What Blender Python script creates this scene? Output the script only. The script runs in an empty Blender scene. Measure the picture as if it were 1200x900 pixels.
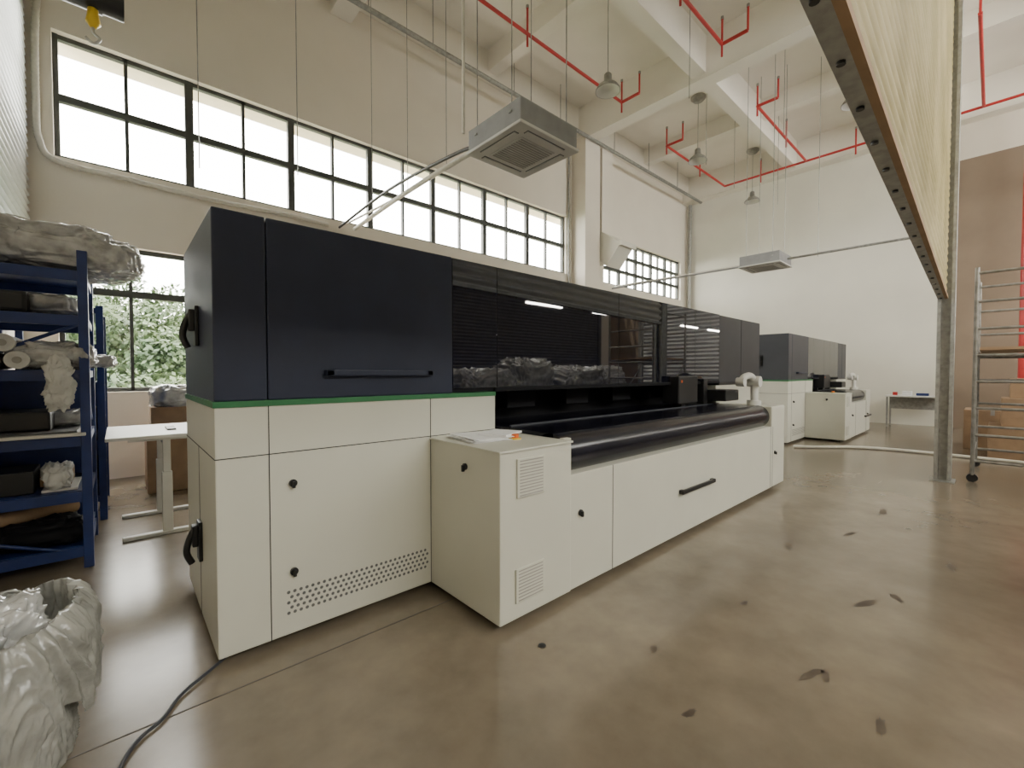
import bpy, bmesh, math, random
from mathutils import Vector, noise, Matrix
random.seed(7)
FZ=-0.05   # floor level

# ------------------------------------------------------------------ materials
def mat(name,col,rough=.5,metal=0,var=.08,scale=6,bump=0,bscale=40,emit=0,coat=0,spec=.5,col2=None,detail=4,transl=0):
    m=bpy.data.materials.new(name); m.use_nodes=True
    nt=m.node_tree; N=nt.nodes; L=nt.links
    p=N['Principled BSDF']
    tc=N.new('ShaderNodeTexCoord')
    nz=N.new('ShaderNodeTexNoise'); nz.inputs['Scale'].default_value=scale; nz.inputs['Detail'].default_value=detail
    L.new(tc.outputs['Object'],nz.inputs['Vector'])
    r=N.new('ShaderNodeValToRGB')
    c1=[max(0,c*(1-var)) for c in col]; c2=[min(1,c*(1+var)) for c in col] if col2 is None else col2
    r.color_ramp.elements[0].position=.35; r.color_ramp.elements[1].position=.65
    r.color_ramp.elements[0].color=(*c1,1); r.color_ramp.elements[1].color=(*c2,1)
    L.new(nz.outputs['Fac'],r.inputs['Fac']); L.new(r.outputs['Color'],p.inputs['Base Color'])
    p.inputs['Roughness'].default_value=rough; p.inputs['Metallic'].default_value=metal
    p.inputs['Specular IOR Level'].default_value=spec
    if coat: p.inputs['Coat Weight'].default_value=coat
    if emit:
        p.inputs['Emission Color'].default_value=(1,.96,.88,1); p.inputs['Emission Strength'].default_value=emit
    if bump:
        b=N.new('ShaderNodeBump'); b.inputs['Strength'].default_value=bump; b.inputs['Distance'].default_value=.01
        n2=N.new('ShaderNodeTexNoise'); n2.inputs['Scale'].default_value=bscale; n2.inputs['Detail'].default_value=5
        L.new(tc.outputs['Object'],n2.inputs['Vector']); L.new(n2.outputs['Fac'],b.inputs['Height']); L.new(b.outputs['Normal'],p.inputs['Normal'])
    if transl:
        t=N.new('ShaderNodeBsdfTranslucent');L.new(r.outputs['Color'],t.inputs['Color'])
        x=N.new('ShaderNodeMixShader');x.inputs[0].default_value=transl
        o=N['Material Output'];L.new(p.outputs[0],x.inputs[1]);L.new(t.outputs[0],x.inputs[2]);L.new(x.outputs[0],o.inputs[0])
    return m

M={}
M['wall']=mat('cream_paint',(.83,.77,.67),.75,var=.02,scale=1.2,bump=.1,bscale=30)
M['wallfar']=mat('pale_wall_paint',(.77,.75,.66),.7,var=.03,scale=.8)
M['brown']=mat('brown_wall',(.27,.205,.15),.8,var=.1,scale=.8)
M['ceil']=mat('ceiling_paint',(.88,.84,.76),.8,var=.03,scale=1)
M['white']=mat('machine_cream_powdercoat',(.585,.58,.50),.42,var=.015,scale=3)
M['seam']=mat('dark_seam',(.03,.03,.03),.8)
M['joint']=mat('floor_joint_filler',(.10,.085,.07),.7)
M['scuff']=mat('floor_scuff',(.085,.065,.048),.5,var=.2)
M['navy']=mat('navy_powdercoat',(.022,.028,.054),.42,var=.08,scale=4,bump=.08,bscale=300,spec=.4)
M['grey']=mat('charcoal_powdercoat',(.040,.043,.052),.45,var=.06,scale=4,spec=.4)
M['gloss']=mat('black_gloss_glass',(.004,.005,.014),.02,var=.05,spec=1.0)
M['green']=mat('green_strip',(.03,.16,.06),.5)
M['belt']=mat('black_belt',(.006,.006,.012),.22,var=.2,scale=3,spec=.4)
M['black']=mat('black_plastic',(.012,.012,.013),.4)
M['mblack']=mat('matte_black_interior',(.006,.006,.008),.7,spec=.2)
M['steel']=mat('brushed_steel',(.5,.5,.48),.35,metal=.9,var=.1,scale=20)
M['galv']=mat('galvanised_steel',(.34,.34,.32),.5,metal=.5,var=.15,scale=15)
M['dgalv']=mat('aged_tube_steel',(.24,.23,.21),.5,metal=.4,var=.2,scale=12)
M['frame']=mat('window_frame_metal',(.075,.08,.075),.5,metal=.2)
M['red']=mat('red_pipe_paint',(.50,.03,.03),.4)
M['acw']=mat('ac_plastic',(.60,.59,.55),.5,var=.03)
M['acg']=mat('ac_body_steel',(.26,.26,.26),.6,var=.08)
M['dk']=mat('dark_grille',(.12,.12,.12),.6)
M['slat']=mat('grey_slats',(.33,.32,.29),.6)
M['blue']=mat('blue_rack_paint',(.012,.030,.135),.4,var=.15)
M['film']=mat('plastic_film',(.40,.40,.39),.14,var=.3,scale=9,spec=1.0,bump=.8,bscale=12,coat=.6)
M['cloth']=mat('white_cloth',(.60,.60,.58),.5,var=.12,scale=9,bump=.5,bscale=12)
M['bag']=mat('woven_bag',(.42,.42,.385),.22,var=.25,scale=6,bump=.7,bscale=26,spec=.9,coat=.4,transl=.3)
M['card']=mat('cardboard',(.32,.21,.125),.8,var=.1)
M['paper']=mat('paper',(.8,.8,.8),.7,var=.04,scale=20)
M['tabletop']=mat('white_laminate',(.70,.69,.66),.4,var=.02)
M['yellow']=mat('yellow_paint',(.70,.48,.03),.4)
M['orange']=mat('orange_button',(.8,.16,.03),.4)
M['pipe']=mat('white_insulation',(.66,.63,.55),.7,var=.06,scale=20)
M['tube']=mat('led_tube',(.9,.9,.9),.4,emit=85)
M['leaf']=mat('leaves',(.025,.055,.02),.6,col2=(.085,.125,.05),scale=1.2)
M['bark']=mat('bark',(.10,.08,.06),.9)
M['grass']=mat('grass',(.07,.11,.04),.9,scale=.4,col2=(.18,.2,.12))
M['bounce_pave']=mat('added_bounce_concrete',(.62,.57,.48),.9,scale=2)  # pale tone for the slab added to bounce daylight
M['ext']=mat('exterior_render',(.88,.78,.60),.8,var=.04)
M['corr']=mat('corrugated_sheet',(.60,.62,.61),.4,metal=.2,var=.05)
M['shut']=mat('grey_roller_shutter',(.50,.50,.50),.5,metal=.2,var=.05)
M['added_dark']=mat('added_dark_sheet',(.13,.125,.13),.6,var=.15)  # dark tone for the shutter added behind the camera
M['shutter']=mat('translucent_yellow_sheet',(.40,.325,.125),.5,col2=(.56,.47,.225),scale=1.5,detail=6,transl=.3)
M['reflect_layer']=mat('added_grey_reflection_layer',(.68,.68,.68),.4,var=.05,scale=3,transl=.4)  # for the extra sheet added behind the partition for its reflection

def floor_mat():
    m=bpy.data.materials.new('polished_concrete'); m.use_nodes=True
    nt=m.node_tree;N=nt.nodes;L=nt.links;p=N['Principled BSDF']
    tc=N.new('ShaderNodeTexCoord')
    def nz(s,d,ro=.5):
        a=N.new('ShaderNodeTexNoise');a.inputs['Scale'].default_value=s;a.inputs['Detail'].default_value=d;a.inputs['Roughness'].default_value=ro
        L.new(tc.outputs['Object'],a.inputs['Vector']);return a
    a=nz(.5,5,.55);b=nz(3.5,6,.6)
    r=N.new('ShaderNodeValToRGB'); r.color_ramp.elements[0].position=.2;r.color_ramp.elements[1].position=.8
    r.color_ramp.elements[0].color=(.135,.110,.082,1); r.color_ramp.elements[1].color=(.335,.277,.205,1)
    L.new(a.outputs['Fac'],r.inputs['Fac'])
    q=N.new('ShaderNodeValToRGB');q.color_ramp.elements[0].position=.15;q.color_ramp.elements[1].position=.85
    q.color_ramp.elements[0].color=(.5,.5,.5,1);q.color_ramp.elements[1].color=(1.0,1.0,1.0,1)
    L.new(b.outputs['Fac'],q.inputs['Fac'])
    mx=N.new('ShaderNodeMixRGB');mx.blend_type='MULTIPLY';mx.inputs['Fac'].default_value=.8
    L.new(r.outputs['Color'],mx.inputs[1]);L.new(q.outputs['Color'],mx.inputs[2])
    L.new(mx.outputs[0],p.inputs['Base Color'])
    p.inputs['Roughness'].default_value=.21
    p.inputs['Specular IOR Level'].default_value=.75
    return m
M['floor']=floor_mat()

def glass_mat():
    m=bpy.data.materials.new('window_glass');m.use_nodes=True
    nt=m.node_tree;N=nt.nodes;L=nt.links;N.clear()
    o=N.new('ShaderNodeOutputMaterial');t=N.new('ShaderNodeBsdfTransparent');g=N.new('ShaderNodeBsdfGlossy');g.inputs['Roughness'].default_value=.02
    t.inputs['Color'].default_value=(.93,.95,.93,1)
    x=N.new('ShaderNodeMixShader');x.inputs[0].default_value=.06
    L.new(t.outputs[0],x.inputs[1]);L.new(g.outputs[0],x.inputs[2]);L.new(x.outputs[0],o.inputs[0]);return m
M['glass']=glass_mat()

# ------------------------------------------------------------------ builder
class B:
    def __init__(s,name,off=(0,0,0)):
        s.name=name;s.V=[];s.F=[];s.MI=[];s.S=[];s.mats=[];s.off=Vector(off)
    def mi(s,m):
        if m not in s.mats:s.mats.append(m)
        return s.mats.index(m)
    def add(s,vs,fs,m,smooth=False):
        o=len(s.V);s.V+=[tuple(Vector(v)) for v in vs];k=s.mi(m)
        for f in fs:
            s.F.append([i+o for i in f]);s.MI.append(k);s.S.append(smooth)
    def box(s,x0,x1,y0,y1,z0,z1,m,b=0,rot=0):
        bm=bmesh.new();bmesh.ops.create_cube(bm,size=1)
        c=Vector(((x0+x1)/2,(y0+y1)/2,(z0+z1)/2))
        for v in bm.verts:v.co=Vector((v.co.x*(x1-x0),v.co.y*(y1-y0),v.co.z*(z1-z0)))
        if b:bmesh.ops.bevel(bm,geom=bm.edges[:],offset=b,segments=2,profile=.6,affect='EDGES')
        R=Matrix.Rotation(rot,3,'Z')
        bm.verts.index_update()
        s.add([R@v.co+c for v in bm.verts],[[v.index for v in f.verts] for f in bm.faces],m)
        bm.free()
    def tube(s,pts,r,m,n=10,caps=True):
        pts=[Vector(p) for p in pts];rs=r if isinstance(r,(list,tuple)) else [r]*len(pts)
        vs=[];up=None
        for i,p in enumerate(pts):
            a=pts[max(0,i-1)];b=pts[min(len(pts)-1,i+1)];t=(b-a)
            if t.length<1e-9: t=Vector((0,0,1))
            t.normalize()
            if up is None:
                up=Vector((0,0,1)) if abs(t.z)<.9 else Vector((1,0,0))
            u=(up-t*up.dot(t)).normalized();w=t.cross(u);up=u
            for k in range(n):
                an=2*math.pi*k/n;vs.append(p+(u*math.cos(an)+w*math.sin(an))*rs[i])
        fs=[]
        for i in range(len(pts)-1):
            for k in range(n):
                fs.append([i*n+k,i*n+(k+1)%n,(i+1)*n+(k+1)%n,(i+1)*n+k])
        s.add(vs,fs,m,True)
        if caps:
            s.add([vs[k] for k in range(n)],[list(range(n))[::-1]],m)
            o=(len(pts)-1)*n;s.add([vs[o+k] for k in range(n)],[list(range(n))],m)
    def lathe(s,c,prof,m,n=24):
        c=Vector(c);vs=[];fs=[]
        for r,z in prof:
            for k in range(n):
                a=2*math.pi*k/n;vs.append(c+Vector((r*math.cos(a),r*math.sin(a),z)))
        for i in range(len(prof)-1):
            for k in range(n):fs.append([i*n+k,i*n+(k+1)%n,(i+1)*n+(k+1)%n,(i+1)*n+k])
        s.add(vs,fs,m,True)
    def lump(s,c,size,m,amp=.04,fr=3,seed=0,e=.45,nu=72,nv=40,flat=None):
        c=Vector(c);vs=[];fs=[]
        def sp(x,p):return math.copysign(abs(x)**p,x)
        for j in range(nv+1):
            v=-math.pi/2+math.pi*j/nv
            for i in range(nu):
                u=2*math.pi*i/nu
                d=Vector((sp(math.cos(v),e)*sp(math.cos(u),e),sp(math.cos(v),e)*sp(math.sin(u),e),sp(math.sin(v),e)))
                p=Vector((d.x*size[0]/2,d.y*size[1]/2,d.z*size[2]/2))
                q=p*fr+Vector((seed*3.1,seed*1.7,seed))
                n_=1-2.4*abs(noise.noise(q))+.6*(1-3*abs(noise.noise(q*2.3)))+.4*(1-3*abs(noise.noise(q*5)))
                k=p.normalized() if p.length>0 else Vector((0,0,1))
                p=p+k*amp*(n_-1)
                if flat is not None and p.z<flat:p.z=flat
                vs.append(c+p)
        for j in range(nv):
            for i in range(nu):fs.append([j*nu+i,j*nu+(i+1)%nu,(j+1)*nu+(i+1)%nu,(j+1)*nu+i])
        s.add(vs,fs,m,True)
    def done(s,parent=None):
        me=bpy.data.meshes.new(s.name);me.from_pydata([tuple(Vector(v)+s.off) for v in s.V],[],s.F)
        for m in s.mats:me.materials.append(M[m])
        me.polygons.foreach_set('material_index',s.MI);me.polygons.foreach_set('use_smooth',s.S);me.update()
        o=bpy.data.objects.new(s.name,me);bpy.context.scene.collection.objects.link(o)
        if parent:o.parent=parent
        return o
def curve(pts,n=8):
    P=[Vector(p) for p in pts];P=[P[0]]+P+[P[-1]];out=[]
    for i in range(1,len(P)-2):
        for k in range(n):
            t=k/n;a,b,c,d=P[i-1],P[i],P[i+1],P[i+2]
            out.append(.5*((2*b)+(c-a)*t+(2*a-5*b+4*c-d)*t*t+(3*b-a-3*c+d)*t**3))
    out.append(P[-2]);return out

# ------------------------------------------------------------------ room shell
XL,XF,YW,YB,ZC=-.9,17.5,8.6,-7.0,9.3
b=B('floor');b.box(XL-.3,XF+.3,YB-.3,YW+.3,FZ-.2,FZ,'floor');b.done()
b=B('floor_joint')
for y in (2.46,):b.box(XL,1.9,y-.004,y+.004,FZ-.001,FZ+.0015,'joint')
b.done()
# dark scuff marks on the concrete
b=B('floor_scuffs');rs=random.Random(3)
for (x,y,l,w) in ((2.62,.60,.10,.025),(2.66,.55,.06,.02),(3.7,.55,.12,.03),(3.95,.42,.07,.03),(2.45,.30,.08,.02),(4.4,1.2,.08,.03),(3.1,1.1,.05,.02),(5.2,.9,.12,.03),(1.9,.9,.05,.02),(4.9,.2,.1,.03),(2.2,1.25,.04,.02),(6.3,.8,.15,.04)):
    a0=rs.uniform(-.6,.6);vs=[]
    for k in range(18):
        a=2*math.pi*k/18;rr=rs.uniform(.6,1.1);px=l*rr*math.cos(a);py=w*rr*math.sin(a)
        vs.append((x+px*math.cos(a0)-py*math.sin(a0),y+px*math.sin(a0)+py*math.cos(a0),FZ+.0012))
    b.add(vs,[list(range(18))],'scuff')
b.done()

def wall_y(name,y0,y1,x0,x1,z0,z1,op,m):
    b=B(name);xs=sorted({x0,x1}|{v for o in op for v in o[:2]});zs=sorted({z0,z1}|{v for o in op for v in o[2:]})
    for i in range(len(xs)-1):
        for j in range(len(zs)-1):
            cx=(xs[i]+xs[i+1])/2;cz=(zs[j]+zs[j+1])/2
            if any(o[0]<cx<o[1] and o[2]<cz<o[3] for o in op):continue
            b.box(xs[i],xs[i+1],y0,y1,zs[j],zs[j+1],m)
    return b.done()
U1=(-.6,9.95,4.45,6.15);U2=(11.8,17.0,4.45,6.0);LW=(-.6,3.94,1.22,3.36)
wall_y('wall_window_side',YW,YW+.25,XL-.25,XF+.25,FZ-.2,ZC,[U1,U2,LW],'wall')
b=B('wall_far');b.box(XF,XF+.25,.95,YW,FZ-.2,ZC,'wallfar');b.done()
b=B('wall_far_bay');b.box(XF-.02,XF+.25,YB,.95,FZ-.2,7.4,'brown');b.box(XF-.02,XF+.25,YB,.95,7.4,ZC,'wall');b.done()  # bay wall is brown on its lower part, cream above
BW=[(0,5,5.6,8.2),(5.8,10.8,5.6,8.2),(11.6,16.6,5.6,8.2)]
wall_y('wall_back',YB-.25,YB,XL-.25,XF+.25,FZ-.2,ZC,BW,'wall')
b=B('wall_left');b.box(XL-.25,XL-.03,YB,YW,FZ-.2,ZC,'wall');b.done()
b=B('ceiling');b.box(XL-.25,XF+.25,YB-.25,YW+.25,ZC,ZC+.2,'ceil');b.done()
b=B('ceiling_beam_grid')
for y in (4.76,.9,-3):b.box(XL,XF,y-.16,y+.16,8.45,ZC,'ceil')
for x in (3.3,10.4,17.3):b.box(x-.2,x+.2,YB,YW,8.35,ZC,'ceil')
for x in (-.1,6.9,13.9):b.box(x-.14,x+.14,YB,YW,8.8,ZC,'ceil')
b.box(XL,XF,8.35,8.6,8.7,ZC,'ceil')
b.done()
b=B('wall_column');b.box(10.15,10.85,8.05,8.6,FZ,ZC-.9,'wall',b=.01);b.done()

def ribbed(P0,P1,z0a,z0b,z1,pitch,amp,m,seg=4,nx=2):
    P0=Vector(P0);P1=Vector(P1);t=(P1-P0).normalized();nrm=Vector((t.y,-t.x,0))
    vs=[];fs=[];H=z1-min(z0a,z0b);n=int(H/pitch*seg)
    for j in range(n+1):
        for i in range(nx+1):
            u=i/nx;zz=(z0a+(z0b-z0a)*u);z=zz+(z1-zz)*j/n
            p=P0.lerp(P1,u)+nrm*amp*math.sin(2*math.pi*j/seg)
            vs.append((p.x,p.y,z))
    for j in range(n):
        for i in range(nx):
            a=j*(nx+1)+i;fs.append([a,a+1,a+nx+2,a+nx+1])
    b.add(vs,fs,m,True)
b=B('corrugated_cladding');ribbed((XL+.05,4.6,0),(XL+.05,8.5,0),2.9,2.9,8.3,.10,.028,'corr',seg=6)
b.box(XL-.03,XL+.08,4.55,8.52,2.82,2.92,'galv')
b.done()
b=B('door_1');ribbed((XF-.10,-1.2,0),(XF-.10,-5.2,0),FZ,FZ,6.2,.16,.035,'shut',seg=6)
b.box(XF-.2,XF-.02,-1.2,-1.05,FZ,6.3,'galv');b.box(XF-.2,XF-.02,-5.35,-5.2,FZ,6.3,'galv');b.box(XF-.45,XF-.02,-5.35,-1.05,6.2,6.7,'galv',.03);b.done()
b=B('added_dark_shutter');ribbed((1.5,YB+.08,0),(16.4,YB+.08,0),FZ,FZ,4.6,.12,.02,'added_dark',seg=4)  # unseen shutter, added so the machine glass reflects something dark
b.box(1.3,1.5,YB,YB+.15,FZ,4.7,'added_dark');b.box(16.4,16.6,YB,YB+.15,FZ,4.7,'added_dark');b.box(1.3,16.6,YB,YB+.35,4.6,5.1,'added_dark',.03);b.done()

def window(name,xs,z0,z1,zt,y):
    b=B(name);x0,x1=xs[0],xs[-1]
    for z in (z0,z1):b.box(x0,x1,y-.03,y+.05,(z if z==z0 else z-.06),(z+.06 if z==z0 else z),'frame')
    for t in zt:b.box(x0,x1,y-.035,y+.05,t-.05,t+.05,'frame')
    for i,x in enumerate(xs):
        w=.055 if i%2==0 else .022
        xa=max(x0,x-w);xb=min(x1,x+w);b.box(xa,xb,y-.04 if i%2==0 else y-.03,y+.05,z0,z1,'frame')
    b.add([(x0,y,z0),(x1,y,z0),(x1,y,z1),(x0,y,z1)],[[0,1,2,3]],'glass')
    return b.done()
def lin(a,c,n):return [a+(c-a)*i/n for i in range(n+1)]
window('window_1',lin(U1[0],U1[1],14),U1[2],U1[3],[5.3],YW+.14)
window('window_2',lin(U2[0],U2[1],10),U2[2],U2[3],[5.0,5.5],YW+.14)
window('window_3',lin(LW[0],LW[1],6),LW[2],LW[3],[2.68],YW+.14)
for k,o in enumerate(BW):window('window_%d'%(k+4),lin(o[0],o[1],6),o[2],o[3],[6.9],YB-.12)
b=B('exterior_overhang');b.box(-1.2,18,YW+.25,YW+.68,6.16,6.5,'ext');b.done()

b=B('ground_outside');b.box(-40,40,YW+.3,70,-.5,-.3,'grass');b.done()
b=B('added_bounce_paving');b.box(-6,22,YW+.3,11.4,-.3,-.26,'bounce_pave');b.done()  # unseen pale slab, added to bounce daylight up onto the overhang
def tree(c,h,r,n,seed):
    rnd=random.Random(seed);b=B('tree')
    c=Vector(c);b.tube(curve([c,c+Vector((.1,.05,h*.3)),c+Vector((-.05,.1,h*.6)),c+Vector((0,0,h*.8))],4),[.16-.01*i for i in range(13)],'bark')
    vs=[];fs=[]
    cl=[(Vector((rnd.uniform(-1,1)*r*.7,rnd.uniform(-1,1)*r*.7,rnd.uniform(.25,1)*h)),rnd.uniform(.35,.6)*r) for _ in range(14)]
    for i in range(n):
        q,rr=rnd.choice(cl);d=Vector((rnd.gauss(0,1),rnd.gauss(0,1),rnd.gauss(0,1))).normalized()
        p=c+q+d*rr*rnd.uniform(.6,1);a=Vector((rnd.uniform(-1,1),rnd.uniform(-1,1),rnd.uniform(-1,1))).normalized()
        e=a.cross(d)
        if e.length<.01:continue
        e.normalize();s_=rnd.uniform(.05,.11);o=len(vs)
        vs+=[p-a*s_,p+e*s_*.5,p+a*s_,p-e*s_*.5];fs.append([o,o+1,o+2,o+3])
    b.add(vs,fs,'leaf');b.done()
tree((.3,15.5,-.3),3.5,1.8,12000,1);tree((2.8,17,-.3),3.4,2.0,9000,2);tree((-2.2,17.5,-.3),3.9,2.2,7000,3)
tree((1.2,12.6,-.3),1.3,1.2,7000,4);tree((-.6,13,-.3),1.5,1.3,7000,5);tree((6,19,-.3),4.4,2.4,5000,6);tree((1.2,19,-.3),4.4,2.4,12000,8);tree((-1.6,22,-.3),5.0,2.6,6000,9)

# ------------------------------------------------------------------ printing machine
def machine(name,x0,yf,L1,Lg,L2,offx_front_end,hood='navy'):
    b=B(name,(x0,yf,0));D=1.24;X=L1+Lg;E=X+L2;bz=1.32;XB=L1+.41
    w='white'
    b.box(0,XB,0,D,0,bz,w,.008)
    b.box(X-.1,E,0,D,0,bz,w,.008)
    def seamh(xa,xb,z,y=0):b.box(xa,xb,y-.002,y+.002,z-.0025,z+.0025,'seam')
    def seamv(x,za,zb,y=0):b.box(x-.0025,x+.0025,y-.002,y+.002,za,zb,'seam')
    seamh(0,XB,1.05);seamv(.25,0,bz);seamv(1.28,0,bz)
    b.box(-.002,.002,0,D,1.0475,1.0525,'seam');b.box(-.002,.002,.6,.605,0,1.05,'seam')
    b.box(-.006,XB,-.006,D,bz-.002,bz+.030,'green')
    b.box(0,.246,0,D,bz+.03,2.35,hood,.010);b.box(.250,L1,0,D,bz+.03,2.35,hood,.010)
    b.box(.02,E-.02,.02,D-.02,bz+.035,2.33,'mblack')
    g=[L1,L1+.43,L1+.43+(Lg-.43)*.40,L1+.43+(Lg-.43)*.64,L1+.43+(Lg-.43)*.82,X]
    for i in range(5):b.box(g[i]+.002,g[i+1]-.002,0,.05,1.385,2.345,'gloss',.003)
    b.box(L1,X,.05,D,1.385,2.345,hood)
    b.box(L1+.41,X,-.012,.05,1.35,1.385,'mblack',.005)
    b.box(X,X+L2*.5-.003,0,D,bz+.035,2.34,'grey',.012);b.box(X+L2*.5+.003,E,0,D,bz+.035,2.34,'grey',.012)
    b.box(X,E,-.004,D,bz,bz+.035,'black')
    b.box(L1+.41,X-.1,.45,D,0,1.35,'mblack')
    b.box(XB,X-.1,-.4,.5,0,.9,'mblack')
    fe=offx_front_end;c1=L1+.44
    b.box(c1,fe,-.60,.46,1.03,1.07,'belt')
    b.tube([(c1,-.58,.925),(fe,-.58,.925)],.145,'belt',48)
    b.box(c1+.05,fe-.05,-.1,-.085,1.07,1.082,'grey')
    for k in range(5):
        xx=c1+.5+k*(fe-c1-.8)/4;b.box(xx-.18,xx+.18,.25,.42,1.18,1.34,'mblack',.01)
    b.box(c1-.05,fe+.05,-.75,-.40,0,.80,w,.006)
    seamv(c1-.05+.56,0,.8,-.75);seamv(fe-.02,0,.8,-.75)
    b.box(fe,fe+.52,-.755,0,0,1.06,w,.02)
    seamv(fe+.04,0,.8,-.755)
    b.tube(curve([(fe+.25,-.45,1.05),(fe+.25,-.45,1.25),(fe+.22,-.45,1.40),(fe+.08,-.45,1.46),(fe-.12,-.45,1.44),(fe-.22,-.45,1.38)],6),.045,'acw',14)
    b.tube([(fe+.25,-.45,1.05),(fe+.25,-.45,1.12)],.09,'acw',20)
    b.tube([(fe+.25,-.53,1.38),(fe+.25,-.37,1.38)],.075,'acw',20)
    b.tube([(fe-.22,-.50,1.38),(fe-.22,-.40,1.38)],.06,'acw',20)
    b.box(fe-.32,fe+.12,-.30,-.02,1.12,1.27,'black',.015)
    b.box(fe-.42,fe-.30,-.05,.05,1.08,1.42,'black',.01)
    b.box(fe-1.25,fe-.75,-.12,.10,1.12,1.46,'black',.015);b.box(fe-1.2,fe-1.17,-.125,-.118,1.38,1.41,'orange')
    b.box(fe-1.05,fe-.95,-.05,.05,1.07,1.14,'black')
    ca,cb=1.28,1.92
    b.box(ca,cb,-.76,0,0,1.03,w,.008)
    b.box(ca-.01,cb+.01,-.77,0,1.025,1.04,w,.005)
    b.box(cb-.01,cb+.07,-.70,0,.70,1.045,w,.005)
    def vent(xa,xb,za,zb,y):
        b.box(xa,xb,y-.012,y,za,zb,w,.004)
        n=int((zb-za)/.02)
        for k in range(n):
            z=za+.015+(zb-za-.03)*k/(n-1);b.box(xa+.02,xb-.02,y-.0135,y-.011,z-.0035,z+.0035,'slat')
    vent(ca+.13,ca+.37,.74,.98,-.76);vent(ca+.12,ca+.37,.10,.31,-.76)
    def knob(x,y,z,ax='y'):
        if ax=='y':b.tube([(x,y,z),(x,y-.012,z)],.022,'black',16);b.box(x-.008,x+.008,y-.03,y-.01,z-.025,z+.012,'black',.003)
        else:b.tube([(x,y,z),(x-.012,y,z)],.022,'black',16);b.box(x-.03,x-.01,y-.008,y+.008,z-.03,z+.012,'black',.003)
    knob(.37,0,.87);knob(.37,0,.36);knob(ca,-.42,.90,'x');knob(c1+.12,-.75,.52);knob(fe+.02+.1,-.755,.45)
    b.tube([(ca+.40,-.45,1.04),(ca+.40,-.45,1.05)],.045,'yellow',20);b.tube([(ca+.40,-.45,1.05),(ca+.40,-.45,1.075)],.028,'orange',20)
    for j in range(5):
        for i in range(28):
            x=.34+i*.033+(j%2)*.0165;z=.125+j*.03
            vs=[(x+.010*math.cos(a*math.pi/4),-.0012,z+.010*math.sin(a*math.pi/4)) for a in range(8)]
            b.add(vs,[list(range(8))],'dk')
    def handle(x0_,x1_,y,z,m_='black'):
        b.box(x0_,x1_,y-.045,y-.02,z-.018,z+.018,m_,.006)
        for xx in (x0_,x1_-.05):b.box(xx,xx+.05,y-.045,y,z-.018,z+.018,m_,.006)
    handle(.55,1.28,0,1.50,'navy');handle(c1+1.55,c1+2.25,-.75,.40)
    for z,yy in ((1.78,.55),(.48,.55)):
        b.box(-.02,0,yy-.05,yy+.05,z-.12,z+.12,'black',.006)
        b.box(-.05,-.015,yy-.035,yy+.035,z-.03,z+.10,'black',.01)
        b.tube(curve([(-.03,yy,z+.08),(-.06,yy,z+.02),(-.075,yy,z-.06),(-.05,yy,z-.13)],5),.018,'black',8)
    for (fx,fy) in ((.2,.15),(1.5,.15),(.2,1.05),(1.45,-.6),(1.8,-.6),(c1+.4,-.62),(c1+1.3,-.62),(c1+2.1,-.62),(c1+2.9,-.62),(fe+.3,-.62),(X+.2,.2),(E-.2,.2),(E-.2,1.0),(X,1.0)):
        if fx>E:continue
        b.tube([(fx,fy,FZ),(fx,fy,FZ+.02)],.045,'black',14);b.tube([(fx,fy,FZ+.02),(fx,fy,.01)],.014,'steel',8)
        b.tube([(fx+.07,fy-.015,FZ+.03),(fx+.07,fy+.015,FZ+.03)],.03,'black',14);b.box(fx+.045,fx+.095,fy-.022,fy+.022,-.02,.01,'steel')
    return b.done()
machine('industrial_printing_machine',.36,2.68,1.47,4.65,1.62,5.94)
machine('industrial_printing_machine',10.6,2.94,1.47,2.9,1.0,3.65,'grey')

b=B('paper_stack')
for k in range(6):
    a=random.uniform(-.25,.25);z=1.042+k*.004
    b.box(1.72+random.uniform(-.02,.02),2.02+random.uniform(-.02,.02),2.22,2.58,z,z+.003,'paper',rot=a)
b.box(1.88,2.14,2.24,2.46,1.0665,1.08,'paper',rot=.4)
b.done()

# ------------------------------------------------------------------ ceiling cassette AC
def cassette(x,y,z):
    b=B('ceiling_cassette_air_conditioner',(x,y,z));h=.475
    b.box(-h,h,-h,h,0,.035,'acw',.012);b.box(-h+.02,h-.02,-h+.02,h-.02,.035,.28,'acg',.01)
    b.box(-.27,.27,-.27,.27,-.012,.0,'acw',.006)
    for k in range(13):
        t=-.24+k*.04;b.box(-.25,.25,t-.010,t+.010,-.016,-.011,'slat')
    for sx,sy in ((0,1),(0,-1),(1,0),(-1,0)):
        if sx==0:b.box(-.30,.30,sy*.37-.035,sy*.37+.035,-.004,.001,'dk');b.box(-.29,.29,sy*.37-.022,sy*.37+.028,-.012,-.003,'acw',.003)
        else:b.box(sx*.37-.035,sx*.37+.035,-.30,.30,-.004,.001,'dk');b.box(sx*.37-.022,sx*.37+.028,-.29,.29,-.012,-.003,'acw',.003)
    for sx in (-1,1):
        for sy in (-1,1):
            b.tube([(sx*.44,sy*.3,.2),(sx*.44,sy*.3,ZC-z)],.007,'galv',6);b.box(sx*.44-.03,sx*.44+.03,sy*.3-.02,sy*.3+.02,.17,.19,'galv')
    b.box(h-.03,h+.06,-.2,.15,.08,.24,'acg',.01)
    b.done()
cassette(3.60,3.8,4.10);cassette(12.25,3.95,4.17)

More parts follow.
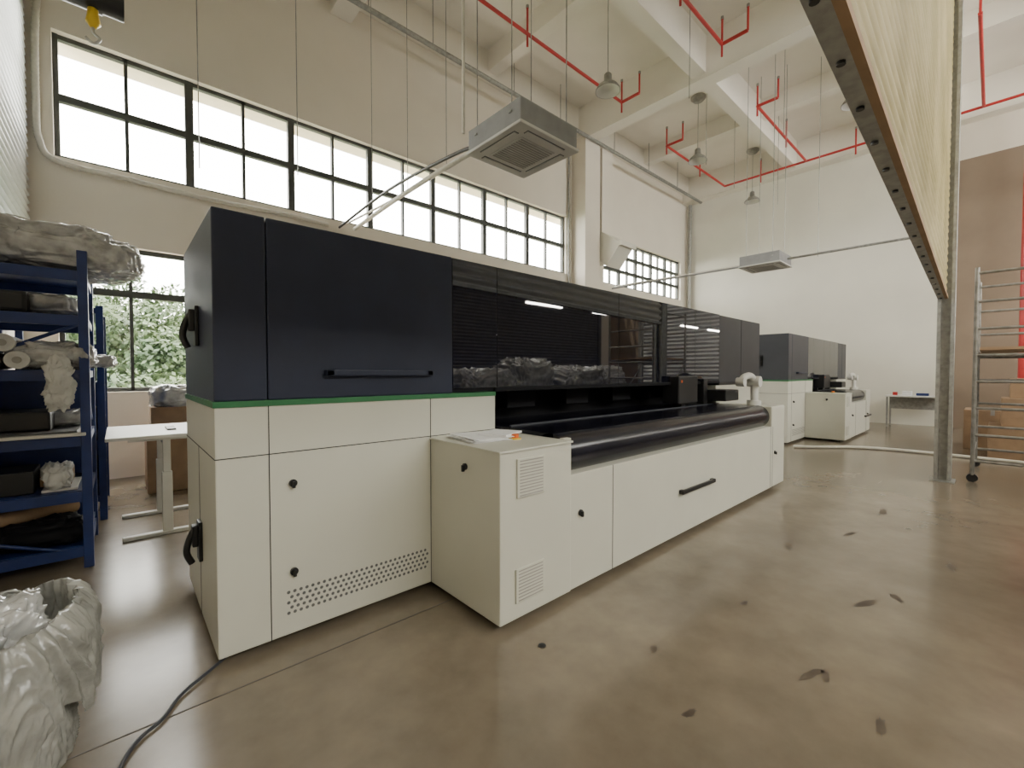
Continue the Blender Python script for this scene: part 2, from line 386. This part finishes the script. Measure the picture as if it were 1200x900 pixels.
def pipe(name,pts,r,m,n=10):
    b=B(name);b.tube(pts,r,m,n);return b.done()
b=B('refrigerant_pipe')
b.tube(curve([(3.42,4.28,4.28),(3.42,4.6,4.34),(3.45,6.5,4.37),(3.5,8.5,4.33)],6),.035,'pipe')
b.tube(curve([(3.3,4.28,4.25),(3.28,4.7,4.33),(3.25,6.5,4.42),(3.2,8.5,4.30)],6),.022,'black')
b.tube(curve([(3.5,4.28,4.3),(3.52,4.7,4.42),(3.5,6.5,4.42),(3.3,8.5,4.37)],6),.018,'pipe')
b.done()
for y in (5.2,6.3,7.6):pipe('pipe_hanger',[(3.46,y,4.42),(3.46,y,ZC)],.006,'galv',6)
b=B('refrigerant_pipe')
b.tube([(12.3,4.4,4.33),(12.3,8.55,4.36)],.035,'pipe');b.tube([(12.2,4.4,4.29),(12.2,8.55,4.30)],.022,'acg')
b.tube([(12.4,3.5,4.34),(12.4,.8,4.34)],.028,'galv')
b.done()
pp=curve([(3.0,8.52,4.3),(2.4,8.54,4.33),(1.2,8.54,4.30),(.2,8.54,4.33),(-.55,8.54,4.36),(-.73,8.54,4.6),(-.75,8.54,5.2),(-.74,8.54,6.0),(-.7,8.54,6.7)],26)
b=B('corrugated_hose');b.tube(pp,[.034+.008*(i%2) for i in range(len(pp))],'pipe',12);b.done()
pipe('conduit_rail',[(XL+.1,8.0,8.33),(XF-.05,8.0,8.33)],.05,'galv')
for x in (1,3.6,5,7.3,9,11.5,13.5,15.5):pipe('conduit_hanger',[(x,8.0,8.38),(x,8.0,9.3)],.01,'galv',6)
b=B('wall_conduit');b.tube([(9.98,8.54,.2),(9.98,8.54,8.6)],.03,'galv');b.tube([(10.08,8.54,.2),(10.08,8.54,8.6)],.02,'pipe');b.done()
pipe('drain_pipe',[(17.35,8.4,FZ),(17.35,8.4,8.3)],.07,'galv')

b=B('ventilation_duct')
def loft(secs,m):
    V=[];F=[]
    for s_ in secs:V+=s_
    n=len(secs[0])
    for i in range(len(secs)-1):
        for k in range(n):F.append([i*n+k,i*n+(k+1)%n,(i+1)*n+(k+1)%n,(i+1)*n+k])
    F.append(list(range(n)));F.append([len(V)-1-k for k in range(n)]);b.add(V,F,m)
loft([[(10.9,8.58,5.75),(11.6,8.58,5.75),(11.6,8.58,4.95),(10.9,8.58,4.95)],
      [(10.9,8.0,5.75),(11.6,8.0,5.75),(11.6,8.15,4.95),(10.9,8.15,4.95)],
      [(10.9,7.35,5.30),(11.6,7.35,5.30),(11.6,7.85,4.70),(10.9,7.85,4.70)]],'wallfar')
b.box(10.87,11.65,7.30,7.40,5.22,5.36,'wallfar')
b.box(10.95,11.5,8.05,8.58,5.75,8.3,'wall',.01);b.done()

Z=8.3;r=.035
def run(b,p,q):b.tube([p,q],r,'red',10)
def up(b,x,y,z0=Z,dz=.45):
    b.tube([(x,y,z0),(x,y,z0+dz)],.022,'red',8);b.tube([(x,y,z0+dz),(x,y,z0+dz+.06)],.03,'galv',8)
def sprink(runs,ups):
    b=B('fire_sprinkler_pipe')
    for p,q in runs:run(b,p,q)
    for u in ups:up(b,*u)
    b.done()
sprink([((0,6.4,Z),(9.5,6.4,Z)),((9.5,6.4,Z),(9.5,5.9,Z))],[(9.5,6.4,Z-.25,.75),(6.2,6.4,Z-.25,.75),(9.5,5.9)])
sprink([((3.6,3.9,Z),(9.38,3.9,Z)),((9.38,3.9,Z),(9.38,3.4,Z))],[(9.38,3.9,Z-.25,.75),(9.38,3.4),(7.6,3.9,Z-.2,.7)])
sprink([((16.5,6.7,Z),(16.5,-6.5,Z)),((12.3,6.7,Z),(16.5,6.7,Z)),((12.2,4.17,Z),(16.5,4.17,Z)),((12.2,4.17,Z),(12.2,3.7,Z)),((12.2,.3,Z),(16.5,.3,Z)),((12.3,6.7,Z),(12.3,6.2,Z))],
  [(12.3,6.7,Z-.25,.75),(14.5,6.7,Z-.25,.75),(12.2,4.17,Z-.25,.75),(14.5,4.17,Z-.25,.75),(16.5,5.5,Z-.25,.75),(16.5,2.9,Z-.25,.75),(12.2,.3),(12.2,3.7),(12.3,6.2)])
pipe('fire_riser_pipe',[(16.75,-.5,FZ),(16.75,-.5,8.2)],.10,'red',12)

for (x,y,z) in ((7.45,5.35,7.2),(12.3,5.75,7.5),(16.6,5.8,7.5),(12.3,2.2,7.5),(7.45,-3,7.35)):
    b=B('pendant_lamp',(x,y,z))
    b.lathe((0,0,0),[(.25,0),(.245,.03),(.20,.10),(.13,.16),(.08,.19),(.075,.33),(.05,.36),(.0,.37)],'galv',28)
    b.lathe((0,0,0),[(.0,.11),(.12,.10),(.24,.0)],'acw',28)
    b.tube([(0,0,.36),(0,0,ZC-z-.06)],.008,'galv',6)
    b.lathe((0,0,ZC-z),[(.0,-.14),(.13,-.12),(.2,-.05),(.2,0)],'galv',20)
    b.done()
for x,y,z0 in ((2.0,6.9,4.4),(13.0,3.0,4.4),(14.6,4.4,6.5),(.9,7.6,4.4),(11.3,3.3,6.9),(11.6,5.2,7.0),(13.2,5.1,6.8),(9.2,4.5,7.4)):
    pipe('suspension_rod',[(x,y,z0),(x,y,ZC)],.007,'galv',6)
pipe('suspension_rod',[(3.15,4.36,4.4),(3.15,4.36,ZC)],.018,'pipe',8)

for x in (6.6,8.95,11.3,13.6,15.6):
    b=B('led_tube_light',(x,-1.5,3.04));b.box(0,1.2,-.03,.03,.02,.06,'acw');b.tube([(.02,0,0),(1.18,0,0)],.025,'tube',10)
    for xx in (.2,1.0):b.tube([(xx,0,.06),(xx,0,ZC-3.04)],.005,'galv',6)
    b.done()
for i,(x,y) in enumerate(((4.2,-2.2),(5.7,-2.0),(7.3,-2.3),(9.0,-2.1),(10.6,-2.4))):
    b=B('wrapped_pallet_load',(x,y,FZ))
    b.box(-.6,.6,-.5,.5,.09,.12,'card')
    for yy in (-.4,0,.4):b.box(-.6,.6,yy-.05,yy+.05,0,.09,'card')
    hh=(1.7,1.5,1.75,1.6,1.6)[i]
    b.lump((0,0,.12+hh/2),(1.35,1.05,hh),'film',amp=.09,fr=2.2,seed=20+i,e=.35,nu=120,nv=90,flat=-hh/2+.01)
    b.done()

# ------------------------------------------------------------------ raised translucent partition & post
b=B('roller_partition')
AY,CY=.33,.47;CX=8.67
za,zb=2.80,2.555
ribbed((-.8,AY,0),(CX,CY,0),za,zb,8.3,.10,.010,'shutter',seg=6)
ribbed((-.8,AY+.055,0),(CX,CY+.055,0),za+.03,zb+.03,8.3,.13,.03,'reflect_layer',seg=8)  # unseen grey layer, added so its ribs show in the glass reflection
def bar(xa,ya,xb_,yb,z_a,z_b,dy0,dy1,dz0,dz1,m):
    V=[]
    for (x,y,z) in ((xa,ya,z_a),(xb_,yb,z_b)):
        V+=[(x,y+dy0,z+dz0),(x,y+dy1,z+dz0),(x,y+dy1,z+dz1),(x,y+dy0,z+dz1)]
    b.add(V,[[0,1,2,3],[7,6,5,4],[0,4,5,1],[1,5,6,2],[2,6,7,3],[3,7,4,0]],m)
bar(-.8,AY,CX,CY,za,zb,.014,.085,-.01,.04,'galv')
bar(-.8,AY,CX,CY,za,zb,-.02,.014,-.01,.03,'card')
for k in range(24):
    u=k/23;x=-.7+9.25*u;y=AY+(CY-AY)*(x+.8)/9.47;z=za+(zb-za)*(x+.8)/9.47
    b.tube([(x,y+.05,z-.009),(x,y+.05,z-.022)],.016,'black',10)
b.done()
b=B('steel_post')
b.box(8.70,8.90,.38,.42,FZ,8.3,'galv');b.box(8.70,8.90,.52,.56,FZ,8.3,'galv');b.box(8.78,8.82,.42,.52,FZ,8.3,'galv')
b.box(8.64,8.96,.34,.60,FZ,FZ+.015,'galv')
b.done()

b=B('mobile_scaffold_tower')
for x in (8.99,10.5):
    for y in (.18,-1.0):b.tube([(x,y,FZ+.1),(x,y,2.98)],.025,'dgalv',10);b.tube([(x-.02,y,FZ+.06),(x+.02,y,FZ+.06)],.06,'black',16)
    for z in (.25,.62,1.0,1.38,1.75,2.12,2.5,2.9):b.tube([(x,.18,z),(x,-1.0,z)],.02,'dgalv',8)
for y in (.18,-1.0):
    for z in (.35,1.8,2.9):b.tube([(8.99,y,z),(10.5,y,z)],.016,'dgalv',8)
    b.tube([(8.99,y,.4),(10.5,y,1.75)],.014,'dgalv',8)
b.box(8.99,10.5,-.95,.14,1.82,1.86,'card')
b.done()
b=B('cardboard_box_pile')
for (x,y,z,sx,sy,sz) in ((12,-.4,FZ,1,.9,.6),(12.05,-.45,FZ+.6,.8,.7,.5),(13.3,.0,FZ,.9,.8,.8),(13.2,-1.1,FZ,.9,.9,1.1),(12.05,-.45,FZ+1.1,.5,.5,.35)):
    b.box(x-sx/2,x+sx/2,y-sy/2,y+sy/2,z,z+sz,'card',.01);b.box(x-sx/2-.002,x+sx/2+.002,y-.03,y+.03,z+sz-.1,z+sz+.002,'slat')
b.done()
b=B('work_desk');b.box(16.4,17.1,.9,2.1,.82,.86,'tabletop',.005)
for x in (16.45,17.05):
    for y in (.95,2.05):b.box(x-.02,x+.02,y-.02,y+.02,FZ,.82,'galv')
b.box(17.02,17.06,.95,2.05,.45,.82,'galv')
b.done()
b=B('desk_clutter');b.box(16.6,16.8,1.2,1.45,.862,.93,'blue');b.box(16.6,16.85,1.55,1.75,.862,.98,'paper');b.box(16.6,16.7,1.85,1.95,.862,.95,'red');b.done()
b=B('floor_cable_cover');b.tube(curve([(10.35,2.75,FZ+.03),(10.6,2.4,FZ+.03),(11.2,1.8,FZ+.03),(11.4,.9,FZ+.03),(11.3,-1,FZ+.03)],8),.03,'pipe');b.done()

# ------------------------------------------------------------------ left: shelving racks
b=B('storage_rack');x0,x1,y0,y1=-.84,-.20,4.85,5.75;T=2.46
for x in (x0,x1):
    for y in (y0,y1):b.box(x-.03,x+.03,y-.035,y+.035,FZ,T,'blue',.004)
    b.box(x-.012,x+.012,y0,y1,.15,.18,'blue')
LV=(.12,.56,1.0,1.52,1.95,2.30)
for z in LV:
    for y in (y0,y1):b.box(x0,x1,y-.025,y+.025,z-.08,z,'blue',.003)
    for x in (x0,x1):b.box(x-.02,x+.02,y0,y1,z-.06,z,'blue')
    b.box(x0,x1,y0,y1,z-.012,z+.004,'blue')
b.box(x0,x1,y1-.004,y1+.004,.1,1.45,'blue')
def dg(p,q):b.tube([p,q],.014,'blue',6)
dg((x0,y0,1.55),(x1,y0,1.9));dg((x1,y0,2.25),(x1,y1,1.6));dg((x0,y0,.3),(x1,y0,.05));dg((x1,y0,1.5),(x1,y1,1.05))
b.done()
b=B('storage_rack');
for x in (-.84,-.14):
    for y in (6.3,7.5):b.box(x-.03,x+.03,y-.03,y+.03,FZ,2.2,'blue')
for z in (.2,.8,1.4,1.8,2.18):b.box(-.84,-.14,6.3,7.5,z-.06,z,'blue')
b.box(-.84,-.14,7.48,7.5,.2,1.4,'blue');b.box(-.145,-.137,6.3,7.5,.1,1.75,'blue')
for k in range(8):b.box(-.137,-.128,6.36,7.44,.2+k*.19,.23+k*.19,'blue')
for z in (.2,.8,1.4):
    b.box(-.75,-.25,6.4,6.85,z,z+.32,'black',.01);b.box(-.7,-.2,6.95,7.3,z,z+.3,'mblack',.01)
b.done()
b=B('plastic_wrapped_bundle')
b.lump((-.34,5.28,2.475),(1.05,.80,.32),'film',amp=.035,fr=4,seed=2,nu=240,nv=110);b.lump((-.42,5.22,2.62),(.8,.6,.16),'film',amp=.03,fr=5,seed=5,nu=120,nv=60)
b.done()
b=B('wrapped_film_roll')
for k,(x,z) in enumerate(((-.7,1.595),(-.55,1.595),(-.62,1.72))):
    b.tube([(x,4.78,z),(x,5.6,z)],.065,'cloth',20);b.tube([(x,4.77,z),(x,4.785,z)],.025,'slat',12)
b.lump((-.38,5.0,1.64),(.48,.4,.20),'film',amp=.03,fr=7,seed=9,nu=120,nv=70);b.lump((-.34,4.78,1.42),(.17,.06,.42),'cloth',amp=.03,fr=9,seed=4,e=.7,nu=100,nv=60)
b.lump((-.12,5.3,1.60),(.2,.4,.10),'film',amp=.02,fr=8,seed=14)
b.done()
b=B('stored_goods')
b.box(-.8,-.2,4.78,5.6,1.006,1.03,'tabletop',.006);b.box(-.8,-.25,4.82,5.5,1.03,1.045,'dk',.004);b.box(-.78,-.4,4.95,5.4,1.045,1.2,'black',.02);b.lump((-.35,5.4,1.12),(.3,.4,.12),'film',amp=.02,fr=7,seed=23)
b.box(-.8,-.5,4.95,5.35,.566,.74,'black',.01);b.box(-.46,-.26,4.92,5.4,.566,.585,'tabletop',.004);b.lump((-.38,5.0,.68),(.16,.2,.20),'cloth',amp=.03,fr=8,seed=3)
b.box(-.48,-.30,5.05,5.4,.59,.70,'card',.01)
b.box(-.8,-.3,5.0,5.6,.126,.26,'black',.02);b.lump((-.5,5.05,.24),(.6,.35,.2),'mblack',amp=.03,fr=6,seed=31)
b.tube([(-.8,4.9,.40),(-.3,5.3,.36)],.055,'card',20);b.box(-.8,-.5,4.9,5.5,1.956,2.12,'black',.03)
b.lump((-.4,5.2,2.05),(.35,.45,.17),'film',amp=.02,fr=8,seed=6)
b.done()

b=B('standing_desk')
b.box(-.10,.75,5.12,6.25,.90,.93,'tabletop',.006)
for y in (5.33,6.18):
    b.box(0.0,.66,y-.035,y+.035,FZ,FZ+.035,'acw',.008)
    b.box(.29,.37,y-.03,y+.03,FZ+.035,.55,'acw',.005);b.box(.30,.36,y-.022,y+.022,.55,.87,'acw',.004);b.box(.05,.62,y-.03,y+.03,.86,.90,'acw')
b.box(.30,.36,5.33,6.18,.82,.87,'acw')
b.box(.35,.42,5.5,5.8,.932,.945,'black')
b.done()
b=B('cardboard_box');b.box(.25,.95,7.2,7.9,FZ,.75,'card',.01);b.box(.25,.95,7.53,7.57,.752,.754,'yellow');b.box(.3,.9,7.3,7.85,.75,1.05,'card',.01)
b.lump((.6,7.55,1.18),(.6,.55,.3),'film',amp=.03,fr=5,seed=8)
b.done()

# woven sack in foreground: pleated wall, rim folded outward and hanging down
b=B('woven_sack')
c=Vector((-.455,2.50,FZ));nu,nv=380,220;vs=[];fs=[]
def crease(v,k=3.2):return 1-min(1,abs(noise.noise(v))*k)
for j in range(nv+1):
    t=j/nv
    if t<.60: q=t/.60;z=q*.64;R=.30+.01*math.sin(q*2.4)-(.04*max(0,.1-q)*10)
    elif t<.85:
        q=(t-.60)/.25;z=.64+.02*math.sin(q*math.pi)-.20*q;R=.305+.055*math.sin(min(1,q*2.2)*math.pi/2)
    else:
        q=(t-.85)/.15;z=.44-.05*q;R=.36-.01*q
    for i in range(nu):
        a=2*math.pi*i/nu
        d=Vector((math.cos(a),math.sin(a),0));o_=6 if t>.60 else 0
        w_=a+.5*noise.noise(Vector((d.x*2,d.y*2,z*2+o_)))+z*.8
        dd=Vector((math.cos(w_),math.sin(w_),0))
        nn=noise.noise(Vector((d.x*1.4,d.y*1.4,z*1.0+o_)))
        f1=crease(Vector((dd.x*6,dd.y*6,z*.8+o_)),1.8)
        f2=crease(Vector((dd.x*11+z*4,dd.y*11,z*4+o_)),2)
        f3=crease(Vector((d.x*22,d.y*22-z*9,z*20+o_)),2)
        rr=R+.035*nn+.024*f1*(.5+t)+.013*f2+.006*f3
        zz=z+(.06*noise.noise(Vector((d.x*1.5,d.y*1.5,7)))+.03*noise.noise(Vector((d.x*5,d.y*5,2))))*min(1,t*1.2)
        if t>.60: zz-=.14*((t-.60)/.4)*(1+1.2*noise.noise(Vector((d.x*3,d.y*3,11))))
        vs.append(c+d*rr+Vector((0,0,max(0.003,zz))))
for j in range(nv):
    for i in range(nu):fs.append([j*nu+i,j*nu+(i+1)%nu,(j+1)*nu+(i+1)%nu,(j+1)*nu+i])
b.add(vs,fs,'bag',True)
b.lump((-.455,2.50,.38),(.54,.54,.5),'film',amp=.05,fr=5,seed=12,e=.8,nu=180,nv=110)
b.done()
pipe('power_cable',curve([(.55,2.9,FZ+.012),(.36,2.72,FZ+.012),(.2,2.58,FZ+.012),(.12,2.45,FZ+.012),(.04,2.38,FZ+.012),(-.02,2.25,FZ+.012),(-.04,2.0,FZ+.012)],8),.008,'grey',8)
b=B('floor_drain_cap');b.tube([(1.757,1.69,FZ),(1.757,1.69,FZ+.005)],.022,'black',20);b.done()

b=B('electric_hoist',(-.27,5.2,4.60))
b.tube([(-.54,0,.42),(.28,0,.42)],.04,'galv',8);b.tube([(-.40,0,.14),(.22,0,.14)],.15,'black',20);b.tube([(.22,0,.12),(.36,0,.12)],.12,'black',20)
b.box(-.12,.10,-.1,.1,.1,.38,'black',.02);b.box(-.3,-.05,-.16,-.05,-.04,.2,'dk',.02)
b.lathe((.16,0,-.16),[(.0,.20),(.03,.18),(.04,.1),(.05,.04),(.02,0),(0,0)],'yellow',16)
b.tube(curve([(.16,0,-.15),(.16,0,-.2),(.20,0,-.24),(.16,0,-.29),(.11,0,-.26)],5),.012,'steel',8)
b.tube(curve([(-.2,0,.1),(-.3,.0,-.1),(-.42,0,-.05),(-.52,0,.2)],6),.012,'black',8)
b.done()

# ------------------------------------------------------------------ lights
def portal(loc,sx,sz,rotx):
    l=bpy.data.lights.new('daylight_portal','AREA');l.shape='RECTANGLE';l.size=sx;l.size_y=sz;l.cycles.is_portal=True
    o=bpy.data.objects.new('daylight_portal',l);o.location=loc;o.rotation_euler=(rotx,0,0);bpy.context.scene.collection.objects.link(o)
def win_portal(o,y,front=True):
    portal(((o[0]+o[1])/2,y,(o[2]+o[3])/2),o[1]-o[0],o[3]-o[2],math.radians(-90) if front else math.radians(90))
win_portal(U1,YW+.24);win_portal(U2,YW+.24);win_portal(LW,YW+.24)
for o in BW:win_portal(o,YB-.22,False)
sun=bpy.data.lights.new('sun','SUN');sun.energy=7;sun.angle=.02;sun.color=(1,.93,.8)
so=bpy.data.objects.new('sun',sun);so.rotation_euler=Vector((-.8,-.35,.9)).to_track_quat('Z','Y').to_euler();bpy.context.scene.collection.objects.link(so)
w=bpy.data.worlds.new('overcast_sky');bpy.context.scene.world=w;w.use_nodes=True
bg=w.node_tree.nodes['Background'];bg.inputs['Color'].default_value=(1,.965,.91,1);bg.inputs['Strength'].default_value=20

cd=bpy.data.cameras.new('camera');cd.sensor_width=36;cd.lens=15.3;cd.clip_start=.05;cd.clip_end=200
co=bpy.data.objects.new('camera',cd);co.location=(0,0,1.5);co.rotation_euler=(math.radians(90-1.46),0,math.radians(-42.1))
bpy.context.scene.collection.objects.link(co);bpy.context.scene.camera=co
